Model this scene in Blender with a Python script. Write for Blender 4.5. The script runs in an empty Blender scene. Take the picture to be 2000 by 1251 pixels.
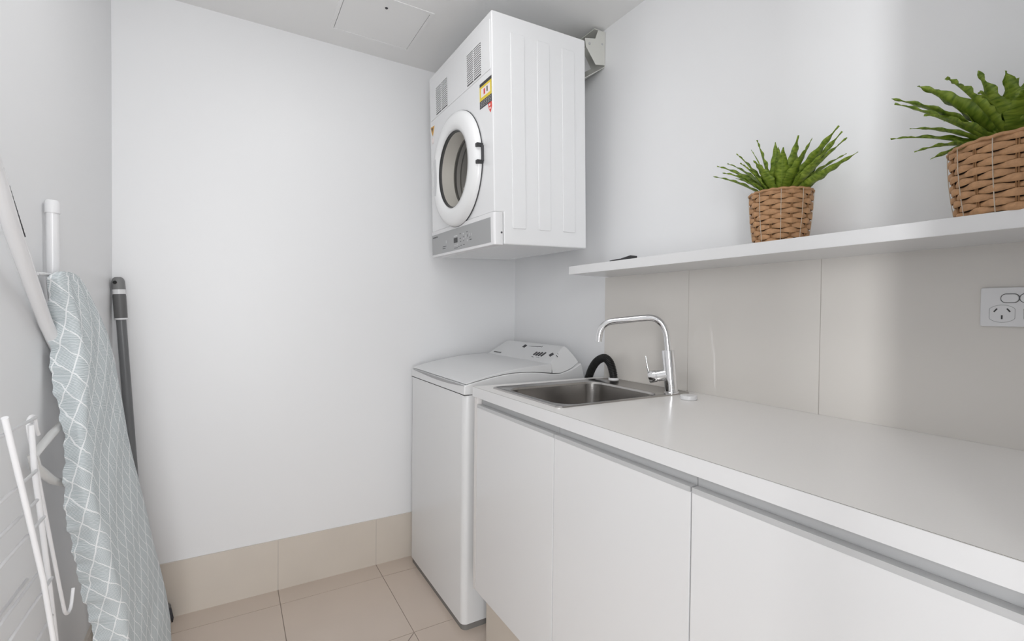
import bpy, bmesh, math, random
from mathutils import Vector, Matrix
from math import sin, cos, pi, radians as rd
random.seed(7)
scn = bpy.context.scene
COL = scn.collection

# ------------------------------------------------------------------ camera
r = Vector((0.86182588, -0.50710056, 0.01025564))
u = Vector((-4.46272941e-04, 1.94618036e-02, 0.999810502))
f = Vector((0.50720406, 0.86166714, -0.01654638))
cd = bpy.data.cameras.new('camera')
cd.sensor_width = 36.0
cd.lens = 930.55 * 36.0 / 2000.0
cd.clip_start = 0.02
cam = bpy.data.objects.new('camera', cd)
COL.objects.link(cam)
M = Matrix((( r.x, u.x, -f.x, -1.35424), (r.y, u.y, -f.y, -2.27141), (r.z, u.z, -f.z, 1.20709), (0, 0, 0, 1)))
cam.matrix_world = M
scn.camera = cam

# ------------------------------------------------------------------ light
scn.view_settings.view_transform = 'Standard'
scn.view_settings.look = 'None'
scn.view_settings.gamma = 1
scn.view_settings.exposure = 0.0
scn.view_settings.use_curve_mapping = False
w = bpy.data.worlds.new('daylight'); scn.world = w
w.use_nodes = True
w.node_tree.nodes['Background'].inputs[0].default_value = (0.93, 0.96, 1.0, 1)
w.node_tree.nodes['Background'].inputs[1].default_value = 0.25

def area(name, loc, target, sx, sy, power, col=(1, 1, 1), spread=180):
    l = bpy.data.lights.new(name, 'AREA'); l.shape = 'RECTANGLE'
    l.size = sx; l.size_y = sy; l.energy = power; l.color = col; l.spread = rd(spread)
    o = bpy.data.objects.new(name, l); COL.objects.link(o)
    o.location = loc
    d = Vector(target) - Vector(loc)
    o.rotation_euler = d.to_track_quat('-Z', 'Y').to_euler()
    return o
area('hall_daylight', (-1.4, -4.2, 1.3), (-1.0, 0, 1.3), 2.2, 2.3, 124, (0.985, 0.99, 1.0))
area('hall_side_fill', (-2.9, -3.9, 1.3), (-0.6, -1.0, 1.3), 1.0, 2.3, 84, (0.985, 0.99, 1.0))  # soft fill added from the left of the hall to brighten the room
area('ceiling_fill', (-1.1, -1.1, 2.38), (-1.1, -1.1, 0), 0.5, 0.5, 3.8, (1.0, 1.0, 1.0))  # unseen fill lamp, added only to even out the room's brightness
area('hall_window', (-3.75, -4.16, 1.35), (0, -1.67, 1.35), 0.16, 2.1, 60, (0.985, 0.99, 1.0))

# ------------------------------------------------------------------ materials
def mat(name, col, rough=0.5, metal=0.0, coat=0.0, bump=0.0, bscale=200, spec=0.5, var=0.0, vscale=4):
    m = bpy.data.materials.new(name); m.use_nodes = True
    nt = m.node_tree; b = nt.nodes['Principled BSDF']
    b.inputs['Base Color'].default_value = (*col, 1)
    b.inputs['Roughness'].default_value = rough
    b.inputs['Metallic'].default_value = metal
    b.inputs['Coat Weight'].default_value = coat
    b.inputs['Specular IOR Level'].default_value = spec
    tc = nt.nodes.new('ShaderNodeTexCoord')
    if bump:
        n = nt.nodes.new('ShaderNodeTexNoise'); n.inputs['Scale'].default_value = bscale
        n.inputs['Detail'].default_value = 3
        bp = nt.nodes.new('ShaderNodeBump'); bp.inputs['Strength'].default_value = bump
        bp.inputs['Distance'].default_value = 0.002
        nt.links.new(tc.outputs['Object'], n.inputs['Vector'])
        nt.links.new(n.outputs['Fac'], bp.inputs['Height'])
        nt.links.new(bp.outputs['Normal'], b.inputs['Normal'])
    if var:
        n = nt.nodes.new('ShaderNodeTexNoise'); n.inputs['Scale'].default_value = vscale
        n.inputs['Detail'].default_value = 6
        mx = nt.nodes.new('ShaderNodeMixRGB'); mx.blend_type = 'MIX'
        mx.inputs[1].default_value = (*[c * (1 - var) for c in col], 1)
        mx.inputs[2].default_value = (*[min(1, c * (1 + var)) for c in col], 1)
        nt.links.new(tc.outputs['Object'], n.inputs['Vector'])
        nt.links.new(n.outputs['Fac'], mx.inputs[0]); nt.links.new(mx.outputs[0], b.inputs['Base Color'])
    return m

WALL = mat('wall_paint', (0.87, 0.875, 0.885), 0.40, bump=0.04, bscale=90)
CEIL = mat('ceiling_paint', (0.92, 0.92, 0.915), 0.7, bump=0.03, bscale=90)
HATCH = mat('hatch_paint', (0.93, 0.93, 0.925), 0.6)
FLOORT = mat('floor_tile', (0.65, 0.55, 0.47), 0.25, var=0.05, vscale=5)
SKIRT = mat('skirting_tile', (0.66, 0.60, 0.53), 0.22, var=0.05, vscale=5)
SPLASH = mat('splash_tile', (0.74, 0.71, 0.67), 0.07, var=0.015, vscale=6)
GROUT = mat('grout', (0.33, 0.27, 0.23), 0.9, bump=0.1)
GROUTL = mat('grout_light', (0.5, 0.46, 0.42), 0.9, bump=0.1)
LAMIN = mat('white_laminate', (0.765, 0.765, 0.77), 0.22, bump=0.02, bscale=150)
TOPLAM = mat('worktop_laminate', (0.91, 0.89, 0.87), 0.22, bump=0.03, bscale=250)
EDGELINE = mat('edge_seam', (0.22, 0.2, 0.18), 0.8)
CARC = mat('cabinet_edge_band', (0.78, 0.76, 0.745), 0.4)
ALU = mat('aluminium', (0.50, 0.505, 0.51), 0.42, metal=0.15, bump=0.02, bscale=400)
LIP = mat('pale_aluminium', (0.56, 0.565, 0.57), 0.35, metal=0.15)
STEEL = mat('brushed_steel', (0.46, 0.445, 0.43), 0.22, metal=1.0, bump=0.04, bscale=300)
CHROME = mat('chrome', (0.86, 0.86, 0.87), 0.05, metal=1.0)
ENAMEL = mat('white_enamel', (0.82, 0.825, 0.835), 0.25, coat=0.2)
WENAMEL = mat('washer_enamel', (0.80, 0.805, 0.81), 0.28, coat=0.15)
PLAST = mat('white_plastic', (0.80, 0.80, 0.81), 0.3)
DISC = mat('ring_plastic', (0.86, 0.865, 0.87), 0.22)
PANEL = mat('silver_panel', (0.40, 0.405, 0.41), 0.4, metal=0.2)
DARK = mat('dark_plastic', (0.03, 0.03, 0.032), 0.4)
GAP = mat('shadow_gap', (0.02, 0.02, 0.02), 0.9)
INK = mat('grey_ink', (0.06, 0.06, 0.065), 0.6)
INKL = mat('pale_ink', (0.62, 0.63, 0.63), 0.6)
DRUM = mat('drum_steel', (0.80, 0.77, 0.72), 0.38, metal=0.3)
DRUMD = mat('drum_dark', (0.10, 0.09, 0.075), 0.4, metal=0.5)
YEL = mat('label_yellow', (0.78, 0.60, 0.05), 0.5)
LABW = mat('label_white', (0.85, 0.78, 0.76), 0.5)
LABK = mat('label_black', (0.04, 0.04, 0.045), 0.5)
LABR = mat('label_red', (0.72, 0.06, 0.04), 0.5)
ORANGE = mat('label_orange', (0.62, 0.33, 0.05), 0.5)
RUB = mat('black_rubber', (0.012, 0.012, 0.012), 0.4)
WIRE = mat('white_coated_wire', (0.90, 0.90, 0.91), 0.3)
TUBE = mat('white_tube', (0.83, 0.83, 0.84), 0.22)
BGREY = mat('broom_grey', (0.13, 0.13, 0.13), 0.45, bump=0.05)
BGREY2 = mat('pole_grey', (0.16, 0.165, 0.17), 0.3)
BRIST = mat('bristle', (0.06, 0.06, 0.07), 0.8)
WICK = mat('wicker', (0.46, 0.255, 0.125), 0.6, bump=0.4, bscale=300, var=0.35, vscale=90)
WICKD = mat('wicker_stake', (0.30, 0.15, 0.06), 0.7, bump=0.3, bscale=300)
THREAD = mat('pale_thread', (0.55, 0.47, 0.38), 0.7)
BASKIN = mat('basket_liner', (0.035, 0.02, 0.012), 0.9)
BEIGE = mat('bracket_cream', (0.66, 0.66, 0.62), 0.45, bump=0.05)
SOIL = mat('foam_base', (0.03, 0.035, 0.015), 0.9, bump=0.5)

def leaf_mat():
    m = bpy.data.materials.new('leaf_green'); m.use_nodes = True
    nt = m.node_tree; b = nt.nodes['Principled BSDF']
    uv = nt.nodes.new('ShaderNodeUVMap')
    sep = nt.nodes.new('ShaderNodeSeparateXYZ'); nt.links.new(uv.outputs[0], sep.inputs[0])
    # stripes across the blade and a pale midrib
    wv = nt.nodes.new('ShaderNodeTexNoise'); wv.inputs['Scale'].default_value = 3
    wv.inputs['Detail'].default_value = 2
    mp = nt.nodes.new('ShaderNodeMapping'); mp.inputs['Scale'].default_value = (0.6, 9, 1)
    nt.links.new(uv.outputs[0], mp.inputs[0]); nt.links.new(mp.outputs[0], wv.inputs[0])
    ramp = nt.nodes.new('ShaderNodeValToRGB')
    ramp.color_ramp.elements[0].position = 0.33; ramp.color_ramp.elements[0].color = (0.10, 0.18, 0.010, 1)
    ramp.color_ramp.elements[1].position = 0.68; ramp.color_ramp.elements[1].color = (0.37, 0.48, 0.06, 1)
    nt.links.new(wv.outputs['Fac'], ramp.inputs[0])
    ab = nt.nodes.new('ShaderNodeMath'); ab.operation = 'SUBTRACT'; ab.inputs[1].default_value = 0.5
    nt.links.new(sep.outputs[0], ab.inputs[0])
    a2 = nt.nodes.new('ShaderNodeMath'); a2.operation = 'ABSOLUTE'; nt.links.new(ab.outputs[0], a2.inputs[0])
    lt = nt.nodes.new('ShaderNodeMath'); lt.operation = 'LESS_THAN'; lt.inputs[1].default_value = 0.035
    nt.links.new(a2.outputs[0], lt.inputs[0])
    mul = nt.nodes.new('ShaderNodeMath'); mul.operation = 'MULTIPLY'; mul.inputs[1].default_value = 0.45
    nt.links.new(lt.outputs[0], mul.inputs[0])
    mx = nt.nodes.new('ShaderNodeMixRGB'); mx.inputs[2].default_value = (0.30, 0.42, 0.07, 1)
    nt.links.new(mul.outputs[0], mx.inputs[0]); nt.links.new(ramp.outputs[0], mx.inputs[1])
    nt.links.new(mx.outputs[0], b.inputs['Base Color'])
    b.inputs['Roughness'].default_value = 0.45
    tr = nt.nodes.new('ShaderNodeBsdfTranslucent'); tr.inputs[0].default_value = (0.28, 0.45, 0.03, 1)
    ms = nt.nodes.new('ShaderNodeMixShader'); ms.inputs[0].default_value = 0.25
    out = nt.nodes['Material Output']
    nt.links.new(b.outputs[0], ms.inputs[1]); nt.links.new(tr.outputs[0], ms.inputs[2])
    nt.links.new(ms.outputs[0], out.inputs[0])
    return m
LEAF = leaf_mat()

def cover_mat():
    """blue-grey cotton, white hatching and a white hand-drawn diamond grid; UV in metres"""
    m = bpy.data.materials.new('patterned_cotton'); m.use_nodes = True
    nt = m.node_tree; b = nt.nodes['Principled BSDF']
    L = nt.links.new
    def math_(op, a, c=None, val=None):
        n = nt.nodes.new('ShaderNodeMath'); n.operation = op
        L(a, n.inputs[0]) if not isinstance(a, (int, float)) else setattr(n.inputs[0], 'default_value', a)
        if c is not None:
            if isinstance(c, (int, float)): n.inputs[1].default_value = c
            else: L(c, n.inputs[1])
        return n.outputs[0]
    uv = nt.nodes.new('ShaderNodeUVMap')
    no = nt.nodes.new('ShaderNodeTexNoise'); no.inputs['Scale'].default_value = 22; no.inputs['Detail'].default_value = 2
    L(uv.outputs[0], no.inputs['Vector'])
    sep = nt.nodes.new('ShaderNodeSeparateXYZ'); L(uv.outputs[0], sep.inputs[0])
    wob = math_('MULTIPLY', math_('SUBTRACT', no.outputs['Fac'], 0.5), 0.012)
    s = math_('ADD', sep.outputs[0], wob); v = math_('ADD', sep.outputs[1], wob)
    P = 0.053
    f1 = math_('DIVIDE', math_('ADD', v, math_('ADD', math_('MULTIPLY', math_('MINIMUM', s, 0.0), 1.05), math_('MULTIPLY', math_('MAXIMUM', s, 0.0), 1.9))), P)
    f2 = math_('DIVIDE', math_('SUBTRACT', s, math_('MULTIPLY', v, 0.36)), 0.041)
    def line(fv, wd):
        fr = math_('FRACT', fv)
        d = math_('ABSOLUTE', math_('SUBTRACT', fr, 0.5))
        return math_('GREATER_THAN', d, 0.5 - wd)
    l1 = line(f1, 0.038); l2 = line(f2, 0.036)
    par = math_('MODULO', math_('ADD', math_('FLOOR', math_('ADD', f1, 100)), math_('FLOOR', math_('ADD', f2, 100))), 2)
    k = math_('SUBTRACT', math_('MULTIPLY', par, 0.44), 0.12)
    hv = math_('DIVIDE', math_('SUBTRACT', v, math_('MULTIPLY', s, k)), 0.0034)
    n2 = nt.nodes.new('ShaderNodeTexNoise'); n2.inputs['Scale'].default_value = 160; L(uv.outputs[0], n2.inputs['Vector'])
    hv = math_('ADD', hv, math_('MULTIPLY', n2.outputs['Fac'], 0.5))
    h = line(hv, 0.17)
    mx = nt.nodes.new('ShaderNodeMixRGB')
    mx.inputs[1].default_value = (0.47, 0.525, 0.545, 1); mx.inputs[2].default_value = (0.76, 0.79, 0.80, 1)
    L(h, mx.inputs[0])
    mx2 = nt.nodes.new('ShaderNodeMixRGB'); mx2.inputs[2].default_value = (0.84, 0.86, 0.87, 1)
    L(math_('MAXIMUM', l1, l2), mx2.inputs[0]); L(mx.outputs[0], mx2.inputs[1])
    L(mx2.outputs[0], b.inputs['Base Color'])
    b.inputs['Roughness'].default_value = 0.9
    b.inputs['Specular IOR Level'].default_value = 0.2
    n3 = nt.nodes.new('ShaderNodeTexNoise'); n3.inputs['Scale'].default_value = 25; L(uv.outputs[0], n3.inputs['Vector'])
    bp = nt.nodes.new('ShaderNodeBump'); bp.inputs['Strength'].default_value = 0.25; bp.inputs['Distance'].default_value = 0.01
    L(n3.outputs['Fac'], bp.inputs['Height']); L(bp.outputs[0], b.inputs['Normal'])
    return m
COVER = cover_mat()

# ------------------------------------------------------------------ mesh helpers
def link(name, bm, m, parent=None, smooth=False, bevel=0.0, segs=3, sub=0, angle=40):
    bmesh.ops.recalc_face_normals(bm, faces=bm.faces)
    for e in bm.edges:
        if len(e.link_faces) == 2 and e.calc_face_angle(0) > rd(angle): e.smooth = False
    me = bpy.data.meshes.new(name); bm.to_mesh(me); bm.free()
    o = bpy.data.objects.new(name, me); COL.objects.link(o)
    ms = m if isinstance(m, (list, tuple)) else [m]
    for x in ms: me.materials.append(x)
    if smooth:
        for p in me.polygons: p.use_smooth = True
    if bevel:
        md = o.modifiers.new('bevel', 'BEVEL'); md.width = bevel; md.segments = segs
        md.limit_method = 'ANGLE'; md.angle_limit = rd(30)
        for p in me.polygons: p.use_smooth = True
        try: md.harden_normals = True
        except Exception: pass
    if sub:
        md = o.modifiers.new('sub', 'SUBSURF'); md.levels = sub; md.render_levels = sub
    if parent: o.parent = parent
    return o

def tag(o, label=None, cat=None, group=None, kind=None):
    if label: o['label'] = label
    if cat: o['category'] = cat
    if group: o['group'] = group
    if kind: o['kind'] = kind
    return o

def thing(name, label, cat, loc=(0, 0, 0), rot=(0, 0, 0), group=None):
    o = bpy.data.objects.new(name, None); COL.objects.link(o)
    o.empty_display_size = 0.05
    o.location = loc; o.rotation_euler = rot
    return tag(o, label, cat, group)

def box(bm, x0, x1, y0, y1, z0, z1, mi=0):
    vs = [bm.verts.new((x, y, z)) for x in (x0, x1) for y in (y0, y1) for z in (z0, z1)]
    for q in ((0, 1, 3, 2), (4, 6, 7, 5), (0, 4, 5, 1), (2, 3, 7, 6), (0, 2, 6, 4), (1, 5, 7, 3)):
        fc = bm.faces.new([vs[i] for i in q]); fc.material_index = mi
    return vs

def B(*a, **k):
    bm = bmesh.new(); box(bm, *a, **k); return bm

def prism(bm, pts, a, b, axis='y', mi=0):
    """extrude a closed 2D outline between a and b along an axis"""
    def P3(p, t):
        return {'y': (p[0], t, p[1]), 'x': (t, p[0], p[1]), 'z': (p[0], p[1], t)}[axis]
    v0 = [bm.verts.new(P3(p, a)) for p in pts]; v1 = [bm.verts.new(P3(p, b)) for p in pts]
    n = len(pts)
    fs = [bm.faces.new(v0), bm.faces.new(v1[::-1])]
    for i in range(n):
        fs.append(bm.faces.new((v0[i], v0[(i + 1) % n], v1[(i + 1) % n], v1[i])))
    for fc in fs: fc.material_index = mi
    return fs

def frames(pts):
    pts = [Vector(p) for p in pts]; n = len(pts); out = []
    t = (pts[1] - pts[0]).normalized()
    a = t.orthogonal().normalized()
    for i in range(n):
        if i == 0: tt = pts[1] - pts[0]
        elif i == n - 1: tt = pts[-1] - pts[-2]
        else: tt = (pts[i + 1] - pts[i]).normalized() + (pts[i] - pts[i - 1]).normalized()
        tt.normalize()
        a = (a - tt * a.dot(tt)).normalized()
        out.append((pts[i], a.copy(), tt.cross(a)))
    return out

def tube(bm, pts, rad, n=12, cap=True, closed=False, mi=0):
    fr = frames(pts); rings = []
    for i, (p, a, b) in enumerate(fr):
        rr = rad[i] if isinstance(rad, (list, tuple)) else rad
        rings.append([bm.verts.new(p + (a * cos(2 * pi * k / n) + b * sin(2 * pi * k / n)) * rr) for k in range(n)])
    m = len(rings)
    for i in range(m if closed else m - 1):
        A, Bq = rings[i], rings[(i + 1) % m]
        for k in range(n):
            fc = bm.faces.new((A[k], A[(k + 1) % n], Bq[(k + 1) % n], Bq[k])); fc.material_index = mi; fc.smooth = True
    if cap and not closed:
        f1 = bm.faces.new(rings[0][::-1]); f2 = bm.faces.new(rings[-1]); f1.material_index = f2.material_index = mi
    return rings

def T(pts, rad, n=12, **k):
    bm = bmesh.new(); tube(bm, pts, rad, n, **k); return bm

def smooth_path(ctrl, per=8):
    """Catmull-Rom through the control points"""
    c = [Vector(p) for p in ctrl]; c = [c[0] * 2 - c[1]] + c + [c[-1] * 2 - c[-2]]
    out = []
    for i in range(1, len(c) - 2):
        for k in range(per):
            t = k / per
            out.append(0.5 * ((2 * c[i]) + (c[i + 1] - c[i - 1]) * t + (2 * c[i - 1] - 5 * c[i] + 4 * c[i + 1] - c[i + 2]) * t * t
                              + (-c[i - 1] + 3 * c[i] - 3 * c[i + 1] + c[i + 2]) * t ** 3))
    out.append(c[-2]); return out

def lathe(bm, prof, origin=(0, 0, 0), axis=(0, 0, 1), n=48, mi=0):
    """prof: list of (radius, height)"""
    ax = Vector(axis).normalized(); a = ax.orthogonal().normalized(); b = ax.cross(a); o = Vector(origin)
    rings = []
    for rr, h in prof:
        if rr < 1e-6: rings.append([bm.verts.new(o + ax * h)])
        else: rings.append([bm.verts.new(o + ax * h + (a * cos(2 * pi * k / n) + b * sin(2 * pi * k / n)) * rr) for k in range(n)])
    for A, Bq in zip(rings[:-1], rings[1:]):
        for k in range(n):
            k2 = (k + 1) % n
            if len(A) == 1 and len(Bq) == 1: continue
            if len(A) == 1: fc = bm.faces.new((A[0], Bq[k], Bq[k2]))
            elif len(Bq) == 1: fc = bm.faces.new((A[k], Bq[0], A[k2]))
            else: fc = bm.faces.new((A[k], A[k2], Bq[k2], Bq[k]))
            fc.material_index = mi; fc.smooth = True

def LT(*a, **k):
    bm = bmesh.new(); lathe(bm, *a, **k); return bm

def rrect(x0, x1, y0, y1, rad, n=8):
    out = []
    for cx, cy, a0 in ((x1 - rad, y1 - rad, 0), (x0 + rad, y1 - rad, 90), (x0 + rad, y0 + rad, 180), (x1 - rad, y0 + rad, 270)):
        for k in range(n + 1):
            a = rd(a0 + 90 * k / n); out.append((cx + rad * cos(a), cy + rad * sin(a)))
    return out

def text_mesh(name, s, size, m, parent, mat4, extrude=0.0002, bold=0.0, stretch=1.0):
    c = bpy.data.curves.new(name, 'FONT'); c.body = s; c.size = size; c.extrude = extrude; c.offset = bold
    c.align_x = 'CENTER'; c.align_y = 'CENTER'; c.resolution_u = 2
    t = bpy.data.objects.new(name, c); COL.objects.link(t)
    dg = bpy.context.evaluated_depsgraph_get()
    me = bpy.data.meshes.new_from_object(t.evaluated_get(dg))
    bpy.data.objects.remove(t); bpy.data.curves.remove(c)
    me.name = name
    me.transform(mat4 @ Matrix.Diagonal((stretch, 1, 1, 1)))
    me.materials.clear(); me.materials.append(m)
    o = bpy.data.objects.new(name, me); COL.objects.link(o); o.parent = parent
    return o

def basis(o, x, y, z):
    return Matrix(((x[0], y[0], z[0], o[0]), (x[1], y[1], z[1], o[1]), (x[2], y[2], z[2], o[2]), (0, 0, 0, 1)))

# ------------------------------------------------------------------ room shell
XL, YR, H = -1.735, -2.45, 2.40
def struct(name, bm, m, **k): return tag(link(name, bm, m, **k), kind='structure')
struct('wall_back', B(XL - 0.1, 0.1, 0, 0.1, -0.1, H + 0.1), WALL)
struct('wall_right', B(0, 0.1, YR - 0.1, 0, -0.1, H + 0.1), WALL)
struct('wall_left', B(XL - 0.1, XL, YR - 0.1, 0, -0.1, H + 0.1), WALL)
bm = bmesh.new()
box(bm, XL, -1.70, YR - 0.1, YR, 0, H); box(bm, -1.108, 0, YR - 0.1, YR, 0, H); box(bm, -1.70, -1.108, YR - 0.1, YR, 2.36, H)
struct('wall_front', bm, WALL)
struct('hall_light_blocker', B(-2.16, -2.10, -3.03, YR - 0.1, 0, H), WALL)  # unseen slab added to trim the bright band on the right wall
# ceiling with a rectangular hole for the access hatch
hx0, hx1, hy0, hy1 = -0.985, -0.668, -0.432, -0.136
bm = bmesh.new()
for a in ((XL, hx0, YR, 0), (hx1, 0, YR, 0), (hx0, hx1, YR, hy0), (hx0, hx1, hy1, 0)):
    box(bm, a[0], a[1], a[2], a[3], H, H + 0.05)
struct('ceiling', bm, CEIL)
hatch = thing('ceiling_hatch', 'square white access hatch set flush in the ceiling', 'hatch', (-0.8265, -0.284, H))
hw, hd = (hx1 - hx0) / 2, (hy1 - hy0) / 2
link('hatch_panel', B(-hw + 0.0022, hw - 0.0018, -hd + 0.0012, hd - 0.0006, -0.0008, 0.012), HATCH, hatch)
bm = bmesh.new()
for a in ((-hw - 0.014, -hw, -hd - 0.014, hd + 0.014), (hw, hw + 0.014, -hd - 0.014, hd + 0.014),
          (-hw, hw, -hd - 0.014, -hd), (-hw, hw, hd, hd + 0.014)):
    box(bm, a[0], a[1], a[2], a[3], -0.0022, 0.0)
link('hatch_frame', bm, HATCH, hatch)
link('hatch_latch', LT([(0, -0.0025), (0.005, -0.0025), (0.006, 0.0)], (-0.003, -0.098, -0.0008), n=16), INK, hatch)
bm = bmesh.new(); box(bm, -hw - 0.01, hw + 0.01, -hd - 0.01, hd + 0.01, 0.055, 0.06)
link('hatch_backing', bm, GAP, hatch)

# floor: tiles over grout
bm = bmesh.new()
box(bm, XL, 0, YR, 0, -0.1, -0.0015, 1)
g = 0.0014
xs = [-1.735, -1.601, -1.181, -0.761, -0.341, 0.0]; ys = [0.0, -0.125, -0.56, -0.995, -1.43, -1.865, -2.3, YR]
for i in range(len(xs) - 1):
    for j in range(len(ys) - 1):
        x0, x1, y1, y0 = xs[i] + g, xs[i + 1] - g, ys[j] - g, ys[j + 1] + g
        if i == 2 and j == 2:      # cut diagonally for the fall to the floor waste
            prism(bm, [(x0, y1), (x1 - 2 * g, y1), (x0, y0 + 2 * g)], -0.002, 0, 'z')
            prism(bm, [(x1, y1 - 2 * g), (x0 + 2 * g, y0), (x1, y0)], -0.002, 0, 'z')
        else:
            box(bm, x0, x1, y0, y1, -0.002, 0)
struct('floor', bm, [FLOORT, GROUT])
def skirting(name, along, axis):
    bm = bmesh.new()
    for a, b in zip(along[:-1], along[1:]):
        if axis == 'x': box(bm, a + .001, b - .001, -0.009, 0, 0, 0.216)
        else: box(bm, XL, XL + 0.009, b + .001, a - .001, 0, 0.216)
    if axis == 'x': box(bm, along[0], along[-1], -0.0078, 0, 0, 0.2145, 1)
    else: box(bm, XL, XL + 0.0078, along[-1], along[0], 0, 0.2145, 1)
    return struct(name, bm, [SKIRT, GROUTL], bevel=0.0)
skirting('baseboard_back', [XL + 0.009, -1.601, -1.181, -0.761, -0.341, 0.0], 'x')
skirting('baseboard_left', [0.0, -0.56, -0.995, -1.43, -1.865, -2.3, YR], 'y')

# splashback tiles on the right wall
bm = bmesh.new()
ysp = [-0.749, -1.173, -1.597, -2.021, -2.445]
for a, b in zip(ysp[:-1], ysp[1:]):
    box(bm, -0.008, 0, b + 0.0009, a - 0.0009, 0.945, 1.3575)
box(bm, -0.0070, 0, ysp[-1], ysp[0] - 0.0005, 0.945, 1.357, 1)
struct('trim_1', bm, [SPLASH, GROUTL])

# ------------------------------------------------------------------ shelf
tag(link('wall_shelf', B(-0.22, 0, YR, -0.7775, 1.3575, 1.389), LAMIN, bevel=0.0012, segs=2),
    'long white floating shelf on the right wall above the sink and worktop', 'shelf')
bm = bmesh.new()
prism(bm, [(-0.930, 1.3892), (-1.045, 1.3892), (-1.047, 1.4105), (-1.038, 1.4125), (-0.990, 1.4055), (-0.932, 1.4035)], -0.15, -0.125, 'x')
tag(link('door_wedge', bm, DARK, bevel=0.001, segs=2), 'small black wedge lying on the far end of the white shelf', 'wedge')

# ------------------------------------------------------------------ base cabinets
def cabinet(y0, y1, label, first=False, two=False):
    ym = (y0 + y1) / 2
    t = thing('base_cabinet', label, 'cabinet', (-0.3, ym, 0), group='white base cabinets under the worktop')
    bm = bmesh.new()
    ya, yb = y0 - ym, y1 - ym          # ya > yb
    # carcass panels
    box(bm, -0.30, 0.298, yb + .001, yb + 0.017, 0.236, 0.905)
    box(bm, -0.30, 0.298, ya - 0.017, ya - .001, 0.236, 0.905)
    box(bm, -0.30, 0.298, yb + 0.017, ya - 0.017, 0.236, 0.252)
    box(bm, 0.282, 0.298, yb + 0.017, ya - 0.017, 0.252, 0.875)
    link('carcass', bm, CARC if first else LAMIN, t)
    bm = bmesh.new(); box(bm, -0.320, -0.302, yb + 0.0018, ya - 0.0018, 0.238, 0.8775)
    link('door', bm, LAMIN, t, bevel=0.0008, segs=2)
    link('pull_lip', B(-0.3206, -0.3025, yb + 0.0022, ya - 0.0022, 0.8778, 0.8875), LIP, t)
    # recessed finger channel above the door
    bm = bmesh.new()
    prism(bm, [(-0.3015, 0.855), (-0.2985, 0.855), (-0.2985, 0.9095), (-0.3015, 0.9095)], yb + 0.0008, ya - 0.0008, 'y')
    link('finger_channel', bm, ALU, t)
    link('kickboard', B(-0.252, -0.236, yb, ya + (-0.0 if not first else 0.045), 0.0, 0.235), SKIRT, t)
    return t
cabinet(-0.790, -1.249, 'white flat-door base cabinet under the sink beside the washing machine', first=True)
cabinet(-1.249, -1.685, 'white flat-door base cabinet second along from the washing machine')
cabinet(-1.685, -2.35, 'widest white flat-door base cabinet, third along from the washing machine')
# end panel beside the washer
tag(link('cabinet_end_panel', B(-0.6195, -0.002, -0.7885, -0.770, 0.236, 0.910), CARC, bevel=0.0006, segs=1),
    'thin cream-edged end panel between the washing machine and the sink cabinet', 'panel')

# ------------------------------------------------------------------ worktop with sink cut-out
SX0, SX1, SY0, SY1 = -0.578, -0.033, -1.213, -0.812
bm = bmesh.new()
cx0, cx1, cy0, cy1 = SX0 + 0.014, SX1 - 0.012, SY0 + 0.012, SY1 - 0.012
WX0, WX1, WY0, WY1, WZ0, WZ1 = -0.620, -0.0085, YR, -0.756, 0.911, 0.945
for a in ((WX0, cx0, WY0, WY1), (cx1, WX1, WY0, WY1), (cx0, cx1, cy1, WY1), (cx0, cx1, WY0, cy0)):
    box(bm, a[0], a[1], a[2], a[3], WZ0, WZ1)
bmesh.ops.remove_doubles(bm, verts=bm.verts, dist=1e-5)
wt = thing('worktop', 'long white laminate worktop running over the base cabinets', 'worktop', (0, 0, 0))
link('slab', bm, TOPLAM, wt)
bm = bmesh.new()
box(bm, WX0 - 0.0012, WX0, WY0, WY1, WZ0, WZ1 - 0.0004)
link('edge_band', bm, LAMIN, wt)
link('edge_seam', B(WX0 - 0.0002, WX0 + 0.0006, WY0, WY1, WZ1 - 0.0001, WZ1 + 0.00025), EDGELINE, wt)

# ------------------------------------------------------------------ sink
sink = thing('laundry_sink', 'stainless steel inset laundry sink with a deep square bowl', 'sink', (0, 0, 0))
bx0, bx1, by0, by1 = -0.542, -0.140, -1.185, -0.845
zr = 0.9458
def ring_loop(bm, x0, x1, y0, y1, rad, z): return [bm.verts.new((x, y, z)) for x, y in rrect(x0, x1, y0, y1, rad)]
def bridge(bm, A, Bq):
    n = len(A)
    for k in range(n):
        fc = bm.faces.new((A[k], A[(k + 1) % n], Bq[(k + 1) % n], Bq[k])); fc.smooth = True
bm = bmesh.new()
L1 = ring_loop(bm, SX0, SX1, SY0, SY1, 0.022, zr - 0.0006)
L2 = ring_loop(bm, SX0 + .002, SX1 - .002, SY0 + .002, SY1 - .002, 0.021, zr + 0.0030)
L3 = ring_loop(bm, SX0 + .007, SX1 - .007, SY0 + .007, SY1 - .007, 0.018, zr + 0.0036)
L4 = ring_loop(bm, SX0 + .012, SX1 - .012, SY0 + .012, SY1 - .012, 0.014, zr + 0.0010)
L5 = ring_loop(bm, bx0 - .006, bx1 + .006, by0 - .006, by1 + .006, 0.066, zr + 0.0006)
L6 = ring_loop(bm, bx0 - .001, bx1 + .001, by0 - .001, by1 + .001, 0.061, zr - 0.0015)
L7 = ring_loop(bm, bx0 + .002, bx1 - .002, by0 + .002, by1 - .002, 0.058, zr - 0.008)
for a, b in ((L1, L2), (L2, L3), (L3, L4), (L4, L5), (L5, L6), (L6, L7)): bridge(bm, a, b)
link('rim', bm, STEEL, sink)
bm = bmesh.new()
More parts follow.
